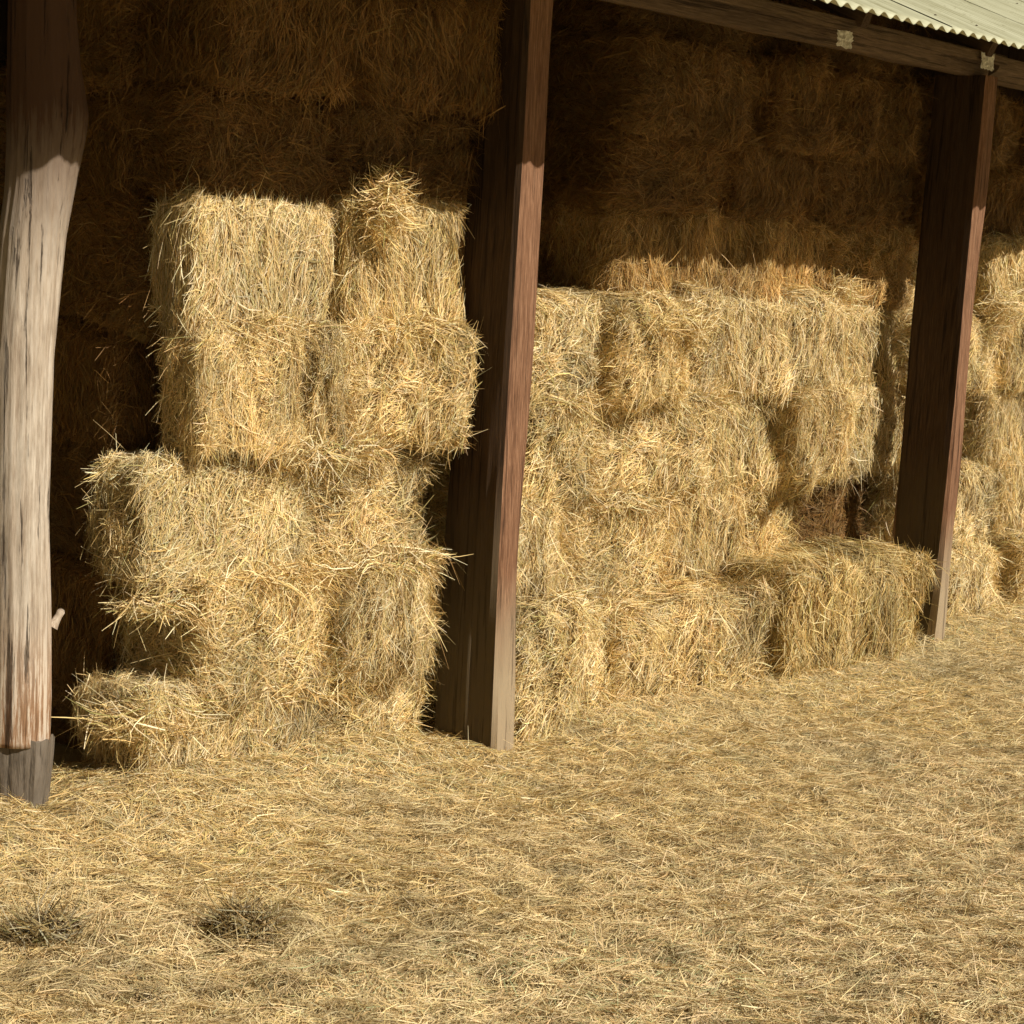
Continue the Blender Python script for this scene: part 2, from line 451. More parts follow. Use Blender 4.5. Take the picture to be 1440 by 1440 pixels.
# ---- right bay (between the middle post and the right post)
bale(.13, .66, .03, -.06, .40, 'MS', 'bottom bale hard against the right side of the middle post', yaw=1)
bale(.66, 1.60, .02, -.06, .35, 'LS', 'low long bale at the front of the right bay with a loose slumped front', yaw=-1, tilt=3)
bale(1.69, 2.75, -.04, -.04, .42, 'LG', 'squared greenish long bale with its flat top showing, in front of the right post', depth=.54, yaw=1)
bale(.12, .58, .18, .39, .76, 'MG', 'second-layer bale with a dark hollow next to the middle post')
bale(.64, 1.24, .22, .36, .74, 'MS', 'second-layer shaggy bale in the middle of the right bay, left half')
bale(1.24, 1.80, .31, .36, .73, 'MR', 'second-layer ribbed bale behind the left end of the flat-topped greenish bale')
bale(1.81, 2.30, .34, .36, .73, 'MS', 'second-layer bale set back in shadow above the flat-topped greenish bale')
bale(.10, .66, .17, .75, 1.11, 'MS', 'third-layer bale at the left end of the right bay touching the middle post')
bale(.66, 1.34, .17, .73, 1.10, 'MS', 'third-layer shaggy bale at the centre of the right bay')
bale(1.34, 1.99, .27, .72, 1.09, 'MR', 'third-layer ribbed bale with a dark notch at its right end')
bale(1.98, 2.36, .16, .74, 1.10, 'MG', 'third-layer bale jutting out and overhanging at the right end of the stack')
bale(.10, .64, .15, 1.10, 1.45, 'MS', 'top sunlit bale peeping out from behind the right side of the middle post')
bale(.64, 1.06, .08, 1.09, 1.44, 'MS', 'pale bleached bale with brushed straw on top of the right bay stack', yaw=6)
bale(1.04, 1.46, .21, 1.09, 1.47, 'MG', 'tufted fourth-layer bale beside the pale bleached one')
bale(1.48, 2.34, .22, 1.08, 1.45, 'LR', 'long golden ribbed fourth-layer bale with a clean square right end')
bale(.93, 1.70, .35, 1.46, 1.80, 'LR', 'fifth-layer bale cut by the roof shadow line, left of two')
bale(1.68, 2.36, .34, 1.45, 1.79, 'LR', 'fifth-layer bale cut by the roof shadow line, right of two')
bale(.92, 1.60, .31, 1.79, 2.07, 'MS', 'shaded sixth-layer bale in the right bay, left')
bale(1.60, 2.20, .29, 1.79, 2.08, 'MR', 'shaded sixth-layer bale in the right bay, centre')
bale(2.20, 2.96, .33, 1.79, 2.10, 'LS', 'shaded sixth-layer bale in the right bay beside the right post')
bale(.90, 1.75, .26, 2.06, 2.40, 'LS', 'shaggy dark bale near the top of the right bay, left')
bale(1.74, 2.34, .22, 2.07, 2.40, 'MG', 'shaggy dark bale near the top of the right bay, jutting under the beam')
bale(2.34, 3.10, .30, 2.08, 2.42, 'LS', 'dark bale near the top of the right bay behind the head of the right post')
bale(.92, 1.90, .34, 2.40, 2.72, 'LS', 'topmost bale of the right bay hidden behind the beam, left')
bale(1.90, 2.9, .34, 2.40, 2.72, 'LS', 'topmost bale of the right bay hidden behind the beam, right')
# recessed bales left of them, in the dark corner behind the middle post
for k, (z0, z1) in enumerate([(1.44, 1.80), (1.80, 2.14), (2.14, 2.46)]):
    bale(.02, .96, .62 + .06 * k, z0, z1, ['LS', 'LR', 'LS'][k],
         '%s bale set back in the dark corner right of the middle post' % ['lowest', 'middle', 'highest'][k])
# recessed narrow column left of the right post
for k, (z0, z1) in enumerate([(-.02, .36), (.36, .72), (.72, 1.09), (1.09, 1.45), (1.45, 1.80)]):
    bale(2.46, 3.10, 47e-2 if k == 1 else .37 + .01 * (k % 2), z0, z1, ['MR', 'MS', 'MR'][k % 3],
         '%s bale of the recessed column directly behind the right post, striped by its shadow' % ['bottom', 'second', 'third', 'fourth', 'fifth'][k])
# beyond the right post
bale(3.12, 3.80, .16, -.05, .33, 'MG', 'low rounded bale just right of the right post foot')
bale(4.02, 4.9, .15, -.04, .35, 'LS', 'low bale at the right edge past a dark gap')
bale(3.08, 4.0, .30, .33, .70, 'LS', 'second-layer sunlit bale right of the right post')
bale(4.0, 4.9, .30, .34, .71, 'LR', 'second-layer bale at the far right edge')
bale(3.06, 3.56, .30, .70, 1.07, 'MR', 'third-layer bale left of a dark slot, right of the right post')
bale(3.80, 4.6, .30, .70, 1.07, 'LR', 'third-layer bale right of the dark slot at the right edge')
bale(3.06, 3.90, .28, 1.07, 1.40, 'LS', 'fourth-layer golden bale behind the upper lit part of the right post')
bale(3.90, 4.8, .28, 1.07, 1.42, 'LR', 'fourth-layer bale at the far right edge')
bale(3.60, 4.5, .24, 1.41, 1.76, 'LR', 'fifth-layer tufted bale at the right edge, lit at its lower half')
bale(3.06, 3.62, .40, 1.40, 1.76, 'MS', 'fifth-layer shaded bale set back right of the right post')
bale(3.10, 4.1, .34, 1.76, 2.10, 'LR', 'sixth-layer dark bale right of the head of the right post')
bale(3.10, 4.1, .36, 2.10, 2.45, 'LS', 'topmost dark bale right of the head of the right post')
bale(4.1, 5.0, .34, 1.76, 2.10, 'LS', 'sixth-layer dark bale at the far right edge')
# back-up row that shows only through gaps
for k in range(6):
    bale(3.1, 4.1, .80, .37 * k - .03, .37 * k + .34, ['LS', 'LR'][k % 2],
         '%s bale of the rear row seen only through gaps right of the right post' % ['bottom', 'second', 'third', 'fourth', 'fifth', 'topmost'][k])

# ------------------------------------------------------------------ loose tufts
def tuft_mesh(name, size, seed, n, hang=.3):
    rng = np.random.default_rng(seed)
    d = rng.normal(size=(n, 3)); d /= np.linalg.norm(d, axis=1)[:, None]
    r = rng.random(n) ** .5
    sz = np.array(size)
    P = d * r[:, None] * sz
    D = rng.normal(size=(n, 3)) * [1, .7, .55] + [.2, 0, -.1]; D /= np.linalg.norm(D, axis=1)[:, None]
    N = d - D * (d * D).sum(1)[:, None]; N /= np.maximum(np.linalg.norm(N, axis=1)[:, None], 1e-5)
    L = np.exp(rng.normal(math.log(.085), .4, n)).clip(.03, .22)
    V, F, C = strands(P, D, N, L, rng.uniform(.002, .004, n), np.abs(rng.normal(.04, .1, n)), rng.normal(0, .55, n),
                      rng.uniform(0, hang, n), palette(n, rng), rng)
    me = np_mesh(name, V, [F], C); me.materials.append(STRAW)
    return me
def tuft(u, v, z, size, seed, n, label, hang=.3, rz=0):
    o = bpy.data.objects.new('hay_tuft', tuft_mesh('loose_tuft', size, seed, n, hang)); COL.objects.link(o)
    o.location = W(u, v, z); o.rotation_euler.z = TH + rz
    return tag(o, label, 'hay tuft', 'loose tufts of hay')
tuft(-1.14, .24, .56, (.19, .12, .05), 5, 900, 'sunlit wisp of hay hanging out of the left stack above the dark hollow', .5)
tuft(-1.24, .18, .25, (.20, .12, .07), 6, 1300, 'shaggy tuft on top of the bottom left bale by the log post')
tuft(-.46, .11, 1.72, (.085, .05, .125), 7, 900, 'upright sunlit tuft on the top right of the left stack')
tuft(-.86, .17, 1.34, (.24, .05, .05), 31, 900, 'flat ragged wisp hanging over the joint below the top left bale of the left stack', .7)
tuft(-.28, .14, 1.35, (.22, .05, .05), 32, 800, 'flat ragged wisp over the joint below the top right bale of the left stack', .7)
tuft(-.62, .15, .98, (.30, .06, .05), 33, 1200, 'long ragged wisp hiding the mid-height joint of the left stack', .8)
tuft(-.36, .11, .63, (.26, .06, .05), 34, 1000, 'shaggy wisp spilling from the second-layer joint of the left stack beside the middle post', .8)
tuft(-.78, .13, .62, (.24, .06, .05), 35, 900, 'shaggy wisp spilling from the second-layer joint in the centre of the left stack', .8)
tuft(-.62, .17, .26, (.30, .08, .06), 36, 1200, 'loose hay spilled on the bottom joint of the left stack', .8)
tuft(1.25, .20, 1.08, (.32, .05, .05), 37, 1000, 'long wisp hanging over the upper joint in the middle of the right bay', .8)
tuft(.95, .20, .73, (.30, .06, .05), 38, 1000, 'ragged wisp over the middle joint of the right bay', .8)
tuft(.52, .15, 1.10, (.20, .05, .05), 39, 700, 'small wisp over the upper joint just right of the middle post', .8)
tuft(.62, .06, .38, (.26, .08, .05), 40, 900, 'slumped hay lying over the low front bales just right of the middle post', .8)
tuft(2.36, .25, 1.52, (.10, .06, .06), 8, 300, 'spiky tuft standing up at the roof shadow line in the right bay')
tuft(.95, .06, 1.38, (.22, .10, .06), 9, 900, 'bleached brushed tuft drooping over the pale bale', .6)
tuft(3.70, .22, 1.46, (.16, .10, .12), 10, 600, 'tangled tuft poking out at the right edge just under the shadow line')

# ------------------------------------------------------------------ ground
gA, gB, gC = Noise(900, dim=2), Noise(901, dim=2), Noise(902, dim=2)
TUFTS = []
def gh(x, y):
    p = np.stack([x, y], 1)
    u, v = UV(x, y)
    h = gA(p, .45) * .012 + gB(p, 1.6) * .010 + gC(p, 7) * .009
    h += .06 * np.exp(-(((u + 1.85) / .42) ** 2 + ((v - .15) / .45) ** 2))
    h += .05 * np.exp(-(((u + 1.0) / .8) ** 2 + ((v - .1) / .25) ** 2))
    foot = smooth(-.28, .12, v) * .055 * smooth(.05, .5, np.abs(u)) * smooth(.05, .3, np.abs(u - 2.85))
    h += foot + .02 * smooth(-.1, .1, v)
    h -= .03
    return h - .07 * np.exp(-(((u + 1.64) / .16) ** 2 + ((v - .15) / .22) ** 2))
def build_ground():
    s = np.linspace(-1, 1, 260)
    a = np.sinh(s * 6.2) / np.sinh(6.2) * 240
    X, Y = np.meshgrid(a, a + 0, indexing='ij')
    X = X.ravel(); Y = Y.ravel() + 5.8
    fade = np.exp(-((X ** 2 + (Y - 5.8) ** 2) / 30 ** 2))
    V = np.stack([X, Y, gh(X, Y) * fade - .012], 1)
    i = np.arange(260 * 260).reshape(260, 260)
    F = np.stack([i[:-1, :-1], i[1:, :-1], i[1:, 1:], i[:-1, 1:]], -1).reshape(-1, 4)
    me = np_mesh('ground', V, [F], None, None, len(F))
    return tag(link('ground', me, GROUND), kind='structure')
build_ground()

def build_litter():
    rng = np.random.default_rng(77)
    n = 520000
    d = 3.2 + (9.8 - 3.2) * rng.random(n) ** 1.15
    a = rng.uniform(-.345, .345, n)
    x, y = d * np.sin(a), d * np.cos(a)
    n2 = 60000
    x = np.concatenate([x, rng.uniform(-5, 7, n2)]); y = np.concatenate([y, rng.uniform(1.2, 11, n2)])
    u, v = UV(x, y)
    keep = (v < .35 + rng.random(len(v)) * .1)
    x, y, u, v = x[keep], y[keep], u[keep], v[keep]
    n = len(x)
    p2 = np.stack([x, y], 1)
    z = gh(x, y)
    e = .03
    gx = (gh(x + e, y) - z) / e; gy = (gh(x, y + e) - z) / e
    N = np.stack([-gx, -gy, np.ones(n)], 1); N /= np.linalg.norm(N, axis=1)[:, None]
    f1, f2, f3, f4 = Noise(950, dim=2), Noise(951, dim=2), Noise(952, dim=2), Noise(953, dim=2)
    ang = f1(p2, .9) * 1.0 + f2(p2, 5) * 1.1 + rng.normal(0, .95, n) + np.where(rng.random(n) < .3, rng.uniform(0, 6.28, n), 0)
    t = np.stack([np.cos(ang), np.sin(ang), np.zeros(n)], 1)
    D = t - N * (t * N).sum(1)[:, None]; D /= np.linalg.norm(D, axis=1)[:, None]
    L = np.exp(rng.normal(math.log(.042), .5, n)).clip(.018, .2)
    Wd = rng.uniform(.0010, .0027, n)
    fluff = smooth(-.2, 1.5, f3(p2, 2.2))
    lift = np.abs(rng.normal(.02, .08, n)) * (1 + fluff)
    lift = np.where(rng.random(n) < .03, rng.uniform(.4, 1.1, n), lift)
    P = np.stack([x, y, z], 1) + N * (rng.uniform(-.003, .010, n) * (1 + fluff))[:, None]
    # loose hay is golden by the stacks and grey-khaki out in the yard
    pal_g = palette(n, rng, PALG, PALGW); pal_b = palette(n, rng)
    near = smooth(-1.5, .1, v + .35 * f4(p2, .8))[:, None]
    col = pal_g * (1 - near) + pal_b * .97 * near
    patch = smooth(.3, 1.6, .6 * f3(p2, 1.5) + .9 * f4(p2, 5))[:, None]
    col = col * (1 - .24 * patch)
    pale = smooth(.6, 1.8, f4(p2, .7) + .4 * f1(p2, 3))[:, None]
    col = col * (1 - .35 * pale) + np.array([.60, .54, .40]) * .35 * pale
    gr = (rng.random(n) < .015 * smooth(.2, 1.2, f2(p2, .8)) * 3)[:, None]
    col = np.where(gr, np.array([.50, .56, .34]) * rng.normal(1, .12, (n, 1)), col)
    Wd = np.where(rng.random(n) < .05, Wd * 1.9, Wd)
    V, F, C = strands(P, D, N, L, Wd, lift, rng.normal(0, .4, n), rng.uniform(0, .1, n), col, rng, K=3)
    # stray long pale stalks
    k = 260
    dd = rng.uniform(3.6, 8.5, k); aa = rng.uniform(-.3, .3, k)
    sx, sy = dd * np.sin(aa), dd * np.cos(aa); su, sv = UV(sx, sy); ok = sv < 0; sx, sy = sx[ok], sy[ok]; k = len(sx)
    th = rng.uniform(0, 6.28, k)
    SP = np.stack([sx, sy, gh(sx, sy) + .02], 1); SD = np.stack([np.cos(th), np.sin(th), rng.normal(.03, .06, k)], 1)
    SN = np.tile([0, 0, 1.], (k, 1))
    V2, F2, C2 = strands(SP, SD, SN, rng.uniform(.07, .2, k), rng.uniform(.0025, .0045, k), np.zeros(k), rng.normal(0, .12, k), np.zeros(k),
                         np.array([.72, .63, .40]) * rng.normal(1, .08, (k, 1)), rng, K=3)
    me = np_mesh('loose_hay', np.concatenate([V, V2]), [F, F2 + len(V)], np.concatenate([C, C2]))
    o = link('loose_hay', me, GSTRAW)
    tag(o, 'loose trampled hay covering the yard in front of the stacks', 'loose hay', kind='stuff')
build_litter()

def yard_clump(x, y, size, seed, n, label, dark=.50):
    rng = np.random.default_rng(seed)
    me = tuft_mesh('loose_tuft', size, seed, n, .15)
    at = me.color_attributes['tint']; c = np.empty(len(me.vertices) * 4, dtype=np.float32); at.data.foreach_get('color', c)
    c = c.reshape(-1, 4); c[:, :3] *= dark; at.data.foreach_set('color', c.ravel())
    o = bpy.data.objects.new('hay_clump', me); COL.objects.link(o)
    o.scale.z = 1.15
    o.location = (x, y, float(gh(np.array([x]), np.array([y]))[0]) + size[2] * .25)
    tag(o, label, 'hay clump', 'dark matted hay clumps on the yard')
yard_clump(-.577, 4.353, (.095, .08, .055), 21, 1100, 'dark matted hay clump on the ground left of centre, in the foreground')
yard_clump(-1.03, 4.27, (.10, .07, .045), 22, 900, 'dark matted hay clump on the ground at the lower left edge')

# ------------------------------------------------------------------ shed
shed = bpy.data.objects.new('hay_shed', None); COL.objects.link(shed)
shed.location = W(0, 0, 0)
tag(shed, 'open-fronted timber hay shed with pale corrugated metal roof', 'shed')
def to_shed(V):     # points given as (u, v, z) -> local coordinates of the shed empty (world axes)
    V = np.asarray(V, dtype=float)
    return np.stack([V[:, 0] * T[0] + V[:, 1] * M[0], V[:, 0] * T[1] + V[:, 1] * M[1], V[:, 2]], 1)

def place(o, u, v, z):
    p = W(u, v, z); o.parent = shed
    o.location = (p[0] - shed.location.x, p[1] - shed.location.y, p[2])

def sawn_post(name, w, dep, hgt, foot_w, foot_d, lean_u, lean_v, seed, label):
    """squared timber with worn, rounded arrises; local x along the front, y inward"""
    nz, nl = Noise(seed), Noise(seed + 1)
    nr = 44; zs = np.linspace(-.12, hgt, 90)
    rings = []
    th = np.linspace(0, 2 * math.pi, nr, endpoint=False)
    for z in zs:
        f = max(0, 1 - z / 1.1) ** 2
        a = (w + (foot_w - w) * f) / 2; b = (dep + (foot_d - dep) * f) / 2
        e = 9
        c, s = np.cos(th), np.sin(th)
        rr = 1 / ((np.abs(c / a) ** e + np.abs(s / b) ** e) ** (1 / e))
        x = rr * c; y = rr * s
        p = np.stack([x, y, np.full(nr, z)], 1)
        dsp = nz(p * [8, 8, .8], 1) * .0040 + nl(p * [25, 25, 1.6], 1) * .0022
        p[:, 0] += dsp * np.sign(c) ; p[:, 1] += dsp * np.sign(s)
        p[:, 0] += w / 2 + lean_u * z + .006 * math.sin(z * 2.1 + seed); p[:, 1] += dep / 2 + lean_v * z
        rings.append(p)
    V = np.concatenate(rings); R = len(zs)
    i = np.arange(R * nr).reshape(R, nr)
    j = np.roll(i, -1, 1)
    F = np.stack([i[:-1], j[:-1], j[1:], i[1:]], -1).reshape(-1, 4)
    cap = i[-1][None, :]
    cx = np.cos(th); fa = np.abs(np.cos(th + math.pi / nr)); edge = dep / math.hypot(w, dep)
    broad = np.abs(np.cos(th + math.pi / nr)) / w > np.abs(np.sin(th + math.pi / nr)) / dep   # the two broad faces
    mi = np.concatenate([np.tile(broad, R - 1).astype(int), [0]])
    me = np_mesh(name, V, [F, cap], None, mi, 0)
    o = link(name, me, [POSTWOOD, POSTSHADE]); o.rotation_euler.z = TH
    o['label'] = label
    return o
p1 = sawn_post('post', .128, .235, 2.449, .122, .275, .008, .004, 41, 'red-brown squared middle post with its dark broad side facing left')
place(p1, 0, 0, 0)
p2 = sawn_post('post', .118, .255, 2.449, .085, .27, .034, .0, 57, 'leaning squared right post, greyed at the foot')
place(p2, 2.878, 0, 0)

LOGU = -1.635
def log_post():
    zs = np.linspace(.235, 2.449, 150)
    prof = [(.16, .078, -.005, 0), (.36, .081, -.006, 0), (.6, .080, -.010, 0), (.85, .076, -.020, 0), (1.05, .078, -.020, 0), (1.27, .080, -.020, 0),
            (1.58, .084, .006, 0), (1.70, .088, .026, 0), (1.84, .100, .044, 0), (1.90, .104, .046, 0), (2.02, .092, .034, 0), (2.15, .085, .026, 0), (2.5, .083, .022, 0)]
    pz = [p[0] for p in prof]; pr = [p[1] for p in prof]; pu = [p[2] for p in prof]
    nr = 72; th = np.linspace(0, 2 * math.pi, nr, endpoint=False)
    na, nb, nc = Noise(71), Noise(72), Noise(73)
    rings = []
    for z in zs:
        r = np.interp(z, pz, pr); du = np.interp(z, pz, pu)
        q = np.stack([np.cos(th), np.sin(th), np.full(nr, z * .45)], 1)
        rad = r * (.99 + .02 * na(q * [1, 1, 1], .35)) 
        q2 = np.stack([np.cos(th) * 2.2, np.sin(th) * 2.2, np.full(nr, z * .35)], 1)
        groove = smooth(.75, 1.7, nb(q2, 1.1))
        rad = rad - groove * .014 + nc(q2 * [3, 3, 1.4], 1) * .0022
        rings.append(np.stack([rad * np.cos(th) + du, rad * np.sin(th), np.full(nr, z)], 1))
    V = np.concatenate(rings); R = len(zs)
    i = np.arange(R * nr).reshape(R, nr); j = np.roll(i, -1, 1)
    F = np.stack([i[:-1], j[:-1], j[1:], i[1:]], -1).reshape(-1, 4)
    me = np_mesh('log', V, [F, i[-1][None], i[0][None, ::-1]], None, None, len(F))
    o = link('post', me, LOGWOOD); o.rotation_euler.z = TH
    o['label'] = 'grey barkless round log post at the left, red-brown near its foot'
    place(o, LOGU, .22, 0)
    # sawn stump it stands on
    zs = np.linspace(-.1, .245, 26); rings = []
    nr2 = 48; th = np.linspace(0, 2 * math.pi, nr2, endpoint=False)
    for z in zs:
        q = np.stack([np.cos(th), np.sin(th), np.full(nr2, z)], 1)
        e = 4; rr = 1 / (np.abs(np.cos(th)) ** e + np.abs(np.sin(th)) ** e) ** (1 / e)
        rad = .066 * rr * (1 + .05 * na(q + 5, .5) + .02 * nb(q * [3, 3, 1], 1)) + .010 * smooth(.06, .24, z)
        rings.append(np.stack([rad * np.cos(th - .85) + .004, rad * np.sin(th - .85), np.full(nr2, z) + (.012 * na(q * 2, .5) if z > .235 else 0)], 1))
    V = np.concatenate(rings); R = len(zs)
    i = np.arange(R * nr2).reshape(R, nr2); j = np.roll(i, -1, 1)
    F = np.stack([i[:-1], j[:-1], j[1:], i[1:]], -1).reshape(-1, 4)
    me = np_mesh('stump', V, [F, i[-1][None]], None, None, 0)
    s = link('stump', me, STUMPWOOD); s.parent = o
    # broken branch stub on the right side
    rings = []
    for k, (d, rad) in enumerate([(0, .016), (.018, .012), (.034, .010), (.046, .011), (.052, .006)]):
        c = np.array([.066 + d * .55, -.035 - d * .1, .545 + d * .9])
        ax = np.array([.5, -.1, .8]); ax /= np.linalg.norm(ax)
        a = np.cross(ax, [0, 1, 0]); a /= np.linalg.norm(a); b = np.cross(ax, a)
        t2 = np.linspace(0, 6.283, 14, endpoint=False)
        rings.append(c + rad * (np.cos(t2)[:, None] * a + np.sin(t2)[:, None] * b))
    V = np.concatenate(rings); i = np.arange(5 * 14).reshape(5, 14); j = np.roll(i, -1, 1)
    F = np.stack([i[:-1], i[1:], j[1:], j[:-1]], -1).reshape(-1, 4)
    me = np_mesh('branch_stub', V, [F, i[-1][None]], None, None, len(F))
    bs = link('branch_stub', me, LOGWOOD); bs.parent = o
log_post()

def timber(name, x0, x1, y0, y1, z0, z1, mat, seed, wane=0.0, seg=60, rnd=.006):
    """squared beam whose length runs along local z (so the grain does too); returned in a (len, inward, up) frame"""
    nz, nl, nw = Noise(seed), Noise(seed + 1), Noise(seed + 2)
    ls = np.linspace(0, x1 - x0, seg); nr = 40
    th = np.linspace(0, 2 * math.pi, nr, endpoint=False)
    a, b = (y1 - y0) / 2, (z1 - z0) / 2
    rings = []
    for l in ls:
        e = 10; c, s = np.cos(th), np.sin(th)
        rr = 1 / ((np.abs(c / a) ** e + np.abs(s / b) ** e) ** (1 / e))
        y = rr * c; z = rr * s
        p = np.stack([y, z, np.full(nr, l)], 1)
        d = nz(p * [10, 10, .8], 1) * .002 + nl(p * [20, 20, 2], 1) * .0012
        y = y + d * np.sign(c); z = z + d * np.sign(s)
        if wane:          # the lower front edge keeps the round of the tree
            wv = wane * (1 + .5 * float(nw(np.array([[l, 0, 0]]), .45)[0]))
            m = np.clip((-z / b), 0, 1) * np.clip((-y / a), 0, 1)
            z = z + m * wv; y = y + m * wv * .9
        # local axes: X = inward (y), Y = -up?, Z = length
        rings.append(np.stack([y, z, np.full(nr, l)], 1))
    V = np.concatenate(rings); R = len(ls)
    i = np.arange(R * nr).reshape(R, nr); j = np.roll(i, -1, 1)
    F = np.stack([i[:-1], j[:-1], j[1:], i[1:]], -1).reshape(-1, 4)
    me = np_mesh(name, V, [F, i[-1][None], i[0][None, ::-1]], None, None, 0)
    return link(name, me, mat)

from mathutils import Matrix, Vector
def axes(o, ex, ey, ez, loc):
    m = Matrix(((ex[0], ey[0], ez[0], loc[0]), (ex[1], ey[1], ez[1], loc[1]), (ex[2], ey[2], ez[2], loc[2]), (0, 0, 0, 1)))
    o.parent = shed; o.matrix_parent_inverse = Matrix.Translation(-Vector(shed.location)); o.matrix_basis = m

T3 = (T[0], T[1], 0); M3 = (M[0], M[1], 0); Z3 = (0, 0, 1)
def beam(u0, u1, v0, v1, z0, z1, seed, label, wane):
    o = timber('eave_beam', u0, u1, v0, v1, z0, z1, BEAMWOOD, seed, wane)
    axes(o, M3, Z3, T3, W(u0, (v0 + v1) / 2, (z0 + z1) / 2))
    o['label'] = label
    return o
b1 = beam(.04, 3.10, -.015, .16, 2.449, 2.545, 81, 'long dark eave beam with a paler waney lower edge', .085)
b0 = beam(-3.2, .035, .0, .16, 2.45, 2.545, 84, 'left eave beam running out of the picture', .03)
b2 = beam(3.105, 6.2, .02, .18, 2.45, 2.545, 87, 'eave beam beyond the right post', .03)

def plate(u, z, seed, w, h, parent):
    rng = np.random.default_rng(seed); n = 9
    a = np.linspace(-.5, .5, n); X, Y = np.meshgrid(a, a, indexing='ij')
    X = X.ravel(); Y = Y.ravel()
    V = np.stack([X * w * (1 + .1 * Y) + rng.normal(0, .002, n * n), rng.uniform(-.009, .0, n * n), Y * h * (1 + .12 * X) + rng.normal(0, .002, n * n)], 1)
    V[:, 1] += -.022 
    i = np.arange(n * n).reshape(n, n)
    F = np.stack([i[:-1, :-1], i[1:, :-1], i[1:, 1:], i[:-1, 1:]], -1).reshape(-1, 4)
    me = np_mesh('bracket', V, [F], None, None, 0)
    o = link('bracket', me, PLATE)
    o.parent = parent
    mw = Matrix(((T[0], M[0], 0, W(u, 0)[0]), (T[1], M[1], 0, W(u, 0)[1]), (0, 0, 1, z), (0, 0, 0, 1)))
    bm = Matrix(((M[0], 0, T[0], W(.04, .0725)[0]), (M[1], 0, T[1], W(.04, .0725)[1]), (0, 1, 0, 2.497), (0, 0, 0, 1)))
    o.matrix_basis = bm.inverted() @ mw
    return o
plate(1.79, 2.462, 3, .105, .062, b1)
plate(2.905, 2.50, 4, .115, .070, b1)

# roof: eave a little in front of the beam, rising into the shed
EV, EZ, SL = -.63, 2.440, math.tan(math.radians(22))
RL = 4.2
def roof_z(v): return EZ + (v - EV) * SL
def roof_sheet(u0, seed, up):
    rng = np.random.default_rng(seed)
    pitch = .076; nw = 10; per = 8
    us = np.linspace(0, pitch * nw + .03, (nw * per) + 4)
    vs = np.concatenate([[0], np.linspace(.05, RL, 16)])
    top, bot = [], []
    for v in vs:
        z = v * SL + .009 * np.cos(2 * math.pi * us / pitch) + up + .002 * math.sin(v * 3 + seed)
        jag = (.006 * math.sin(seed * 3.1) if v == 0 else 0)
        top.append(np.stack([us, np.full(len(us), v + jag), z + .0015], 1)); bot.append(np.stack([us, np.full(len(us), v + jag), z - .0015], 1))
    Tt = np.concatenate(top); Bb = np.concatenate(bot); n = len(us); R = len(vs)
    i = np.arange(n * R).reshape(R, n); k = i + n * R
    F1 = np.stack([i[:-1, :-1], i[:-1, 1:], i[1:, 1:], i[1:, :-1]], -1).reshape(-1, 4)
    F2 = np.stack([k[:-1, :-1], k[1:, :-1], k[1:, 1:], k[:-1, 1:]], -1).reshape(-1, 4)
    F3 = np.stack([i[0, :-1], k[0, :-1], k[0, 1:], i[0, 1:]], -1)
    me = np_mesh('roof_sheet', np.concatenate([Tt, Bb]), [F1, F2, F3], None, None, len(F1) + len(F2))
    o = link('roof_sheet', me, ROOF)
    axes(o, T3, M3, Z3, W(u0, EV, EZ))
    for q in (2, 6):
        for vv in (.16, 1.2):
            t = np.linspace(0, 6.283, 10, endpoint=False)
            zc = vv * SL + .009 + up + .0025
            V = np.concatenate([np.stack([q * pitch + .007 * np.cos(t), vv + .007 * np.sin(t), np.full(10, zc)], 1), [[q * pitch, vv, zc + .004]]])
            F = np.array([[i, (i + 1) % 10, 10] for i in range(10)])
            link('nail', np_mesh('nail', V, [F]), RAFTERWOOD, o)
    return o
for k in range(14):
    roof_sheet(-3.8 + .76 * k, k, .0022 * (k % 2))
# rafters on the beam, under the sheets
def rafter(u):
    l = 3.6; n = Noise(int(u * 100) + 500)
    o = timber('rafter', 0, l / math.cos(math.radians(22)), 0, .05, 0, .13, RAFTERWOOD, int(abs(u) * 100) + 300, seg=24)
    c, s = math.cos(math.radians(22)), math.sin(math.radians(22))
    ez = (M[0] * c, M[1] * c, s); ex = T3; ey = (-M[0] * s, -M[1] * s, c)
    p = W(u, -.06, roof_z(-.08) - .084)
    axes(o, ex, ey, ez, p)
for u in (-3.1, -2.1, -1.1, -.1, .9, 1.9, 2.9, 3.9, 4.9, 5.9):
    rafter(u)
# unseen back and end walls of upright boards, added to block sky light
def board_wall(name, p0, p1, label, zt0, zt1):
    p0 = np.array(p0); p1 = np.array(p1); ln = np.linalg.norm(p1 - p0); n = int(ln / .18)
    d = (p1 - p0) / ln; nn = np.array([-d[1], d[0]])
    V, F = [], []
    rng = np.random.default_rng(5)
    for k in range(n):
        a, b = k * ln / n + .002, (k + 1) * ln / n - .002
        t = .012 + rng.uniform(0, .006); zt = zt0 + (zt1 - zt0) * (k / n)
        for s in (a, b):
            for w in (-t, t):
                for z in (-.1, zt):
                    q = p0 + d * s + nn * w; V.append((q[0], q[1], z))
        m = k * 8
        F += [(m, m + 1, m + 3, m + 2), (m + 4, m + 6, m + 7, m + 5), (m, m + 4, m + 5, m + 1), (m + 2, m + 3, m + 7, m + 6), (m + 1, m + 5, m + 7, m + 3)]
    me = np_mesh(name, to_shed(V), [np.array(F)])
    o = link(name, me, RAFTERWOOD, shed); o['label'] = label
board_wall('back_light_blocker', (-3.6, 3.2), (6.2, 3.2), 'unseen boarded back wall added to keep sky light out', roof_z(3.2) - .03, roof_z(3.2) - .03)
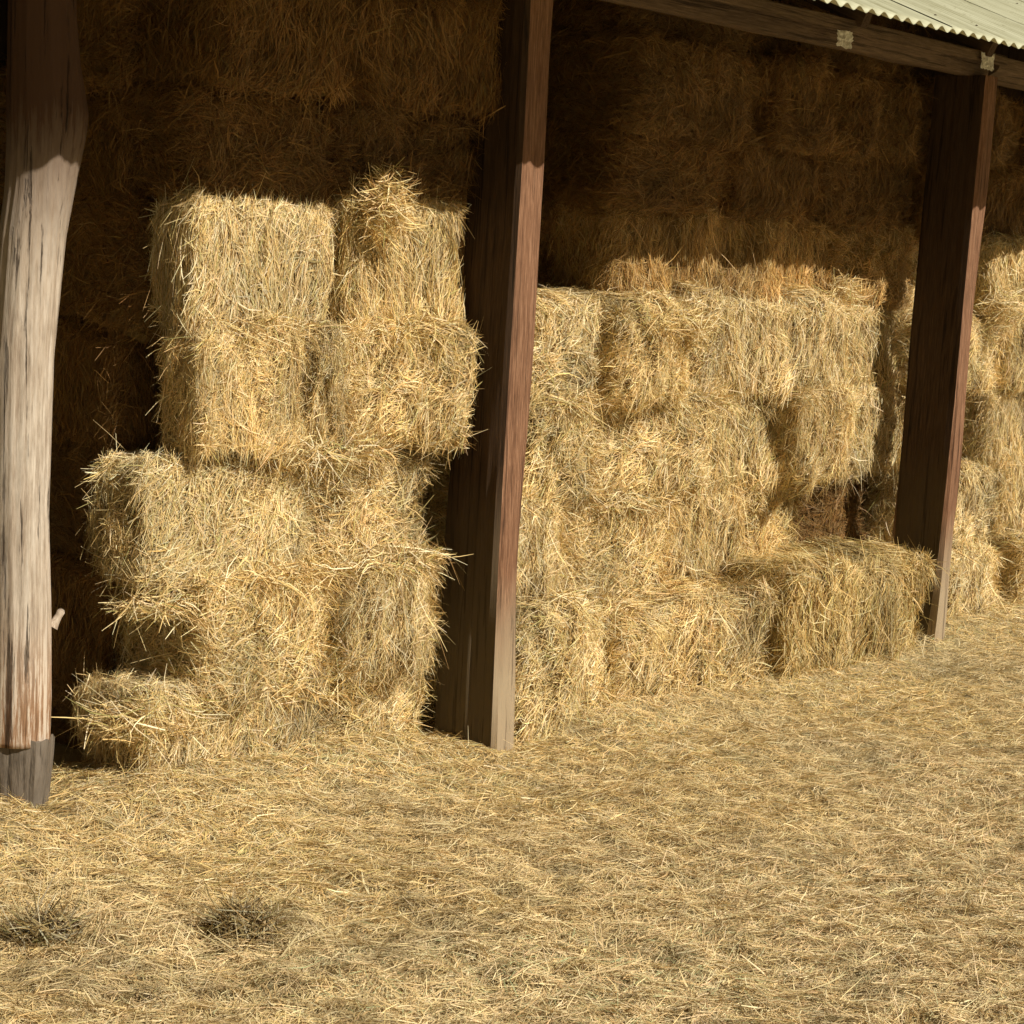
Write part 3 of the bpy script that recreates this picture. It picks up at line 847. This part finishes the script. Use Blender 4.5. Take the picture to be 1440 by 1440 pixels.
board_wall('end_light_blocker', (-3.5, .2), (-3.5, 3.15), 'unseen boarded end wall added to keep sky light out', roof_z(.2) - .03, roof_z(3.1) - .05)
board_wall('end_light_blocker', (6.1, .2), (6.1, 3.15), 'unseen boarded end wall added to keep sky light out', roof_z(.2) - .03, roof_z(3.1) - .05)

# ------------------------------------------------------------------ light
EL = math.radians(41)
K = .13
hx = -M[0] + K * T[0]; hy = -M[1] + K * T[1]; hl = math.hypot(hx, hy); hx /= hl; hy /= hl
sun_dir = Vector((hx * math.cos(EL), hy * math.cos(EL), math.sin(EL)))
sd = bpy.data.lights.new('sun', 'SUN'); sd.energy = 5.0; sd.angle = math.radians(.53); sd.color = (1.0, .93, .79)
so = bpy.data.objects.new('sun', sd); COL.objects.link(so)
so.rotation_euler = sun_dir.to_track_quat('Z', 'Y').to_euler(); so.location = (3, -4, 8)
w = bpy.data.worlds.new('World'); SC.world = w; w.use_nodes = True
nt = w.node_tree; bg = nt.nodes['Background']
sky = nt.nodes.new('ShaderNodeTexSky'); sky.sky_type = 'NISHITA'; sky.sun_disc = False
sky.sun_elevation = EL; sky.sun_rotation = math.atan2(hx, hy)
hs = nt.nodes.new('ShaderNodeHueSaturation'); hs.inputs['Saturation'].default_value = .35; hs.inputs['Value'].default_value = .45; hs.inputs['Hue'].default_value = .5
nt.links.new(sky.outputs[0], hs.inputs['Color']); nt.links.new(mixc(nt, hs.outputs[0], (1, .86, .68), 1.0, 'MULTIPLY'), bg.inputs[0]); bg.inputs[1].default_value = .05

# ------------------------------------------------------------------ camera
F, PITCH, ROLL = 2700.0, math.atan(364 / 2700), .052
f = Vector((0, math.cos(PITCH), -math.sin(PITCH))); up = Vector((0, math.sin(PITCH), math.cos(PITCH))); r = Vector((1, 0, 0))
c, s = math.cos(ROLL), math.sin(ROLL)
R = c * r + s * up; U = c * up - s * r
cd = bpy.data.cameras.new('camera'); cd.sensor_width = 36; cd.lens = F / 1440 * 36; cd.clip_end = 1000; cd.clip_start = .05
co = bpy.data.objects.new('camera', cd); COL.objects.link(co)
co.matrix_world = Matrix(((R.x, U.x, -f.x, 0), (R.y, U.y, -f.y, 0), (R.z, U.z, -f.z, 1.6), (0, 0, 0, 1)))
SC.camera = co
SC.view_settings.view_transform = 'Standard'; SC.view_settings.look = 'None'; SC.view_settings.exposure = 0
SC.cycles.use_adaptive_sampling = True; SC.cycles.adaptive_threshold = .03
SC.cycles.max_bounces = 8; SC.cycles.diffuse_bounces = 3
